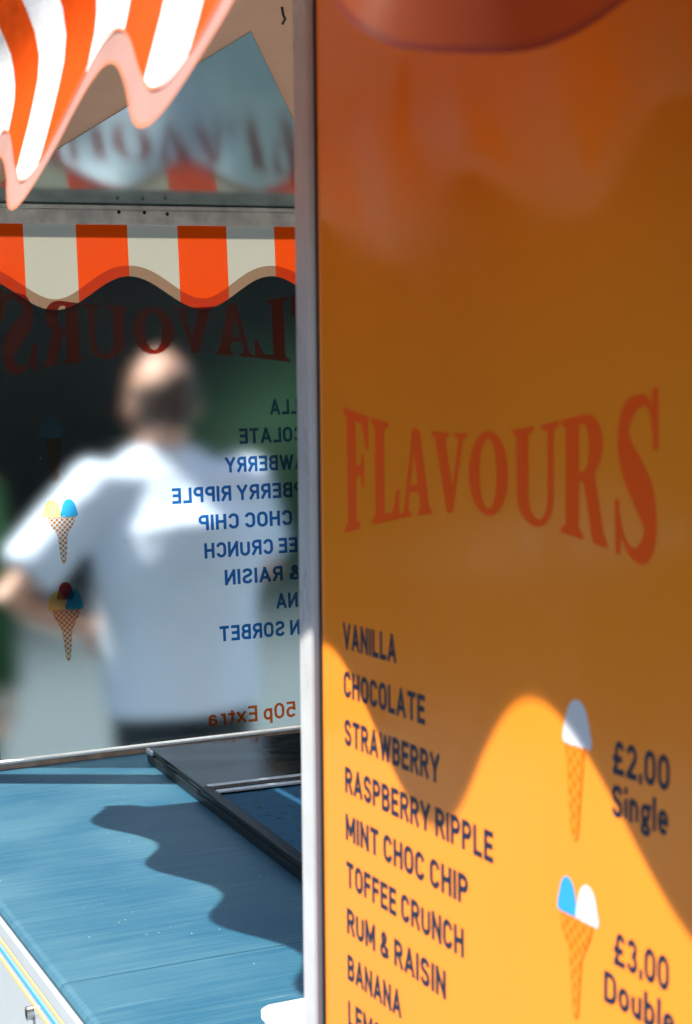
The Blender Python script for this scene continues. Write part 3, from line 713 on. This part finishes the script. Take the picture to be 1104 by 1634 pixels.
def person(loc, rot, label, top, legs_m, akimbo, coat, group=None):
    root = empty('person', loc); root.rotation_euler = (0, 0, rot); tag(root, label, 'person', group)
    V = []; F = []
    # head and neck (facing +y)
    ball(V, F, (0, .025, 1.634), (.082, .102, .122), 20, 14); ball(V, F, (0, .065, 1.575), (.060, .057, .066)); 
    tube(V, F, [(0, .128, 1.64, .007), (0, .144, 1.608, .014), (0, .125, 1.592, .013)], 8)
    for s_ in (-1, 1):
        ball(V, F, (s_*.086, .02, 1.612), (.013, .023, .036), 10, 8)
    loft(V, F, [(0, .035, 1.42, .072, .064), (0, .035, 1.50, .062, .062), (0, .03, 1.56, .060, .066), (0, .03, 1.60, .060, .066)])
    V = [(x, y+.03, z) for x, y, z in V]
    # trunk
    loft(V, F, [(0, 0, .86, .15, .11), (0, 0, .95, .165, .115), (0, 0, 1.08, .145, .10), (0, 0, 1.25, .17, .112), (0, .02, 1.36, .165, .095), (0, .05, 1.42, .11, .065), (0, .062, 1.46, .062, .056)])
    arms = {}
    for s_ in (-1, 1):
        sh = (s_*.190, 0, 1.412)
        if akimbo: el = (s_*.465, -.05, 1.14); wr = (s_*.235, .03, 1.035); dv = (-s_*.55, .75, -.2); pn = (-s_*.8, -.3, -.3)
        else: el = (s_*.235, -.02, 1.12); wr = (s_*.24, .06, .88); dv = (0, .2, -1); pn = (-s_, 0, 0)
        if akimbo and s_ > 0: el = (.31, .16, 1.16); wr = (.10, .30, 1.15); dv = (-.6, .7, .1); pn = (-.3, -.3, -.8)
        arms[s_] = (sh, el, wr)
        mid = tuple((sh[i]+el[i])/2 for i in range(3)); m2 = tuple(el[i]*.65+wr[i]*.35 for i in range(3))
        tube(V, F, [(s_*.13, 0, 1.40, .055), (*sh, .056), (*mid, .049), (*el, .041), (*m2, .041), (*wr, .027)], 14)
        hand(V, F, wr, dv, s_, pn)
        tube(V, F, [(s_*.085, 0, .93, .095), (s_*.09, .005, .75, .083), (s_*.092, .01, .50, .056), (s_*.093, -.012, .36, .058), (s_*.094, -.02, .09, .036)], 16)
        tube(V, F, [(s_*.096, -.05, .06, .035), (s_*.10, .04, .045, .036), (s_*.108, .14, .032, .026)], 10)
    fused('body', V, F, 'skin', root, .0065)
    # shirt or coat
    V = []; F = []
    if coat:
        loft(V, F, [(0, 0, .52, .235, .17), (0, 0, .80, .215, .155), (0, 0, 1.05, .18, .13), (0, 0, 1.25, .19, .135), (0, 0, 1.37, .19, .122), (0, -.005, 1.445, .125, .09), (0, -.005, 1.485, .07, .068)])
    else:
        loft(V, F, [(0, 0, .81, .208, .150), (0, 0, .92, .210, .148), (0, 0, 1.08, .212, .145), (0, -.02, 1.20, .228, .165), (0, .0, 1.31, .234, .158), (0, .05, 1.41, .205, .118), (0, .068, 1.465, .135, .085), (0, .072, 1.505, .080, .072)])
    for s_ in (-1, 1):
        sh, el, wr = arms[s_]; e2 = tuple(sh[i]*.22+el[i]*.78 for i in range(3))
        ch = [(s_*.11, .01, 1.385, .078), (*sh, .080), (*e2, .080)]
        if coat: ch = [(s_*.11, 0, 1.385, .075), (*sh, .07), (*el, .056), (*wr, .040)]
        tube(V, F, ch, 16)
    fused('coat' if coat else 'shirt', V, F, top, root, .012, 4)
    V = []; F = []
    loft(V, F, [(0, 0, .80, .19, .135), (0, 0, .90, .185, .132), (0, 0, .98, .168, .12)])
    for s_ in (-1, 1):
        tube(V, F, [(s_*.085, 0, .90, .108), (s_*.092, .005, .72, .098), (s_*.097, .01, .48, .076), (s_*.099, -.008, .30, .068), (s_*.10, -.012, .07, .062)], 16)
    fused('trousers', V, F, legs_m, root, .012, 3)
    for s_ in (-1, 1):
        V = []; F = []; tube(V, F, [(s_*.097, -.075, .045, .040), (s_*.10, .03, .045, .046), (s_*.108, .13, .038, .042), (s_*.112, .18, .032, .028)], 12)
        V = [(x, y, max(z, .002)) for x, y, z in V]; fused('shoe', V, F, 'shoe', root, .008, 2)
    V = []; F = []; ball(V, F, (0, .016, 1.643), (.090, .110, .128), 30, 24)
    keep = []
    def inh(i):
        x, y, z = V[i]
        if coat: return z > 1.57 and not (y > .075 and z < 1.70)
        return (z > 1.545 and y < .05 and z < 1.70+.30*x)
    F2 = [q for q in F if all(inh(i) for i in q)]
    h = obj('hair', V, F2, 'hair', root, True); h.location = (0, .03, 0); md = h.modifiers.new('t', 'SOLIDIFY'); md.thickness = .012; md.offset = -1
    for s_ in (-1, 1):
        V = []; F = []; ball(V, F, (s_*.031, .142, 1.642), (.012, .012, .010)); obj('eye', V, F, 'eye', root, True)
    return root
man = person((1.275, 4.10, 0), R(0), 'person in white t-shirt and dark trousers seen from behind, left hand on hip', 'shirt', 'trousers', True, False)
man2 = person((.615, 4.35, 0), R(-20), 'person in dark green coat at the left edge beyond the window', 'green_cloth', 'trousers', False, True)

# ------------------------------------------------------------------ trees and bushes beyond the van, plus added ones out of view
def crown(n, rx, ry, rz, leaf, seed):
    rnd = random.Random(seed); V = []; F = []
    clumps = []
    for _ in range(26):
        a = rnd.random()*6.283; z = rnd.uniform(-1, 1); r = math.sqrt(1-z*z)*rnd.uniform(.35, 1)
        clumps.append((r*math.cos(a)*rx, r*math.sin(a)*ry, z*rz*.95, rnd.uniform(.28, .5)*min(rx, rz)))
    for _ in range(n):
        c = rnd.choice(clumps); d = Vector((rnd.gauss(0, 1), rnd.gauss(0, 1), rnd.gauss(0, 1))).normalized()*c[3]*rnd.random()**.4
        p = Vector(c[:3])+d; u_ = Vector((rnd.gauss(0, 1), rnd.gauss(0, 1), rnd.gauss(0, 1))).normalized(); w_ = u_.orthogonal().normalized()
        s_ = leaf*rnd.uniform(.6, 1.3); b = len(V)
        V += [tuple(p-u_*s_), tuple(p+w_*s_*.5), tuple(p+u_*s_), tuple(p-w_*s_*.5)]; F.append((b, b+1, b+2, b+3))
    return V, F
def trunk(h, r, seed):
    rnd = random.Random(seed); V = []; F = []
    tube(V, F, [(0, 0, 0, r*1.4), (.03, 0, h*.15, r), (.05, .03, h*.5, r*.75), (0, .06, h*.9, r*.35)], 10)
    for _ in range(7):
        a = rnd.random()*6.28; z = h*rnd.uniform(.3, .7); L = rnd.uniform(.6, 1.2)*h*.25
        tube(V, F, [(.04, .02, z, r*.4), (math.cos(a)*L*.5, math.sin(a)*L*.5, z+L*.4, r*.25), (math.cos(a)*L, math.sin(a)*L, z+L*.8, r*.1)], 7)
    return V, F
cr = [crown(9000, 2.1, 1.8, 2.3, .14, 3), crown(9000, 2.4, 1.8, 2.1, .15, 4)]
crm = []; trm = []
for i in range(2):
    me = bpy.data.meshes.new('crown'); me.from_pydata(cr[i][0], [], cr[i][1]); me.materials.append(M['leaf_dark']); crm.append(me)
    V, F = trunk(4.2, .17, 8+i); me = bpy.data.meshes.new('trunk'); me.from_pydata(V, [], F); me.materials.append(M['bark']); trm.append(me)
TL = [(-1.2, 15.6, 1.2, 0, 'leafy dark tree farthest left beyond the end window'), (2.2, 16.6, 1.25, 1, 'dark tree behind the left shoulder of the white-shirted person'),
      (5.4, 15.6, 1.2, 0, 'dark tree straight behind the head of the white-shirted person'), (8.6, 16.2, 1.25, 1, 'dark tree farthest right beyond the end window'),
      (3.8, 20.0, 1.7, 1, 'tall dark tree in the second row behind the person'), (-.2, 20.5, 1.7, 0, 'tall dark tree in the second row at the left')]
TL += [(-3.4, 12.5, 1.15, 1, 'added dark tree outside the view, nearest one mirrored in the orange panel'), (-6.0, 14.5, 1.3, 0, 'added dark tree outside the view, second one mirrored in the orange panel'),  # unseen trees, added to keep bright sky out of the panel reflection
       (-9.0, 13.5, 1.3, 1, 'added dark tree outside the view, third one mirrored in the orange panel'), (-6.8, 9.5, 1.1, 0, 'added dark tree outside the view, fourth one mirrored in the orange panel'),
       (-4.5, 1.9, 1.05, 0, 'added dark tree outside the view beside the camera, dimming sky light on the orange panel')]  # unseen tree, added to block sky light from the panel
for x, y, s_, kx, lb in TL:
    t = empty('broadleaf_tree', (x, y, 0)); t.scale = (s_, s_, s_); t.rotation_euler = (0, 0, x*2.1); tag(t, lb, 'tree', 'trees beyond the van')
    c = bpy.data.objects.new('crown', crm[kx]); C.objects.link(c); c.parent = t; c.location = (0, 0, 3.1)
    b = bpy.data.objects.new('trunk', trm[kx]); C.objects.link(b); b.parent = t
def hedge(x0, x1, y, h, seed, m, label, leaf=.09, n=9000, dy=.5):
    rnd = random.Random(seed); V = []; F = []
    for _ in range(n):
        p = Vector((rnd.uniform(0, x1-x0), rnd.gauss(0, dy*.5), 0)); top = h*(1+.10*math.sin(p.x*3.1+seed)+.06*math.sin(p.x*7.7)); p.z = top*rnd.random()**.7
        u_ = Vector((rnd.gauss(0, 1), rnd.gauss(0, 1), rnd.gauss(0, 1))).normalized(); w_ = u_.orthogonal().normalized(); s_ = leaf*rnd.uniform(.6, 1.3); b = len(V)
        V += [tuple(p-u_*s_), tuple(p+w_*s_*.5), tuple(p+u_*s_), tuple(p-w_*s_*.5)]; F.append((b, b+1, b+2, b+3))
    r_ = empty('hedge', (x0, y, 0)); tag(r_, label, 'hedge')
    obj('foliage', V, F, m, r_)
    for i in range(6):
        V = []; F = []; xx = (x1-x0)*(i+.5)/6; tube(V, F, [(xx, 0, 0, .03), (xx+.05, 0, h*.5, .02), (xx, .05, h*.8, .01)], 6); obj('stem', V, F, 'bark', r_)
hedge(-5, 12, 13.6, 2.4, 2, 'leaf_dark', 'dark hedge running behind the person under the trees', .15, 30000, .8)
hedge(4.0, 5.7, 12.6, 1.70, 5, 'leaf_mid', 'brighter green bush to the right of the person', .07, 3500, .4)
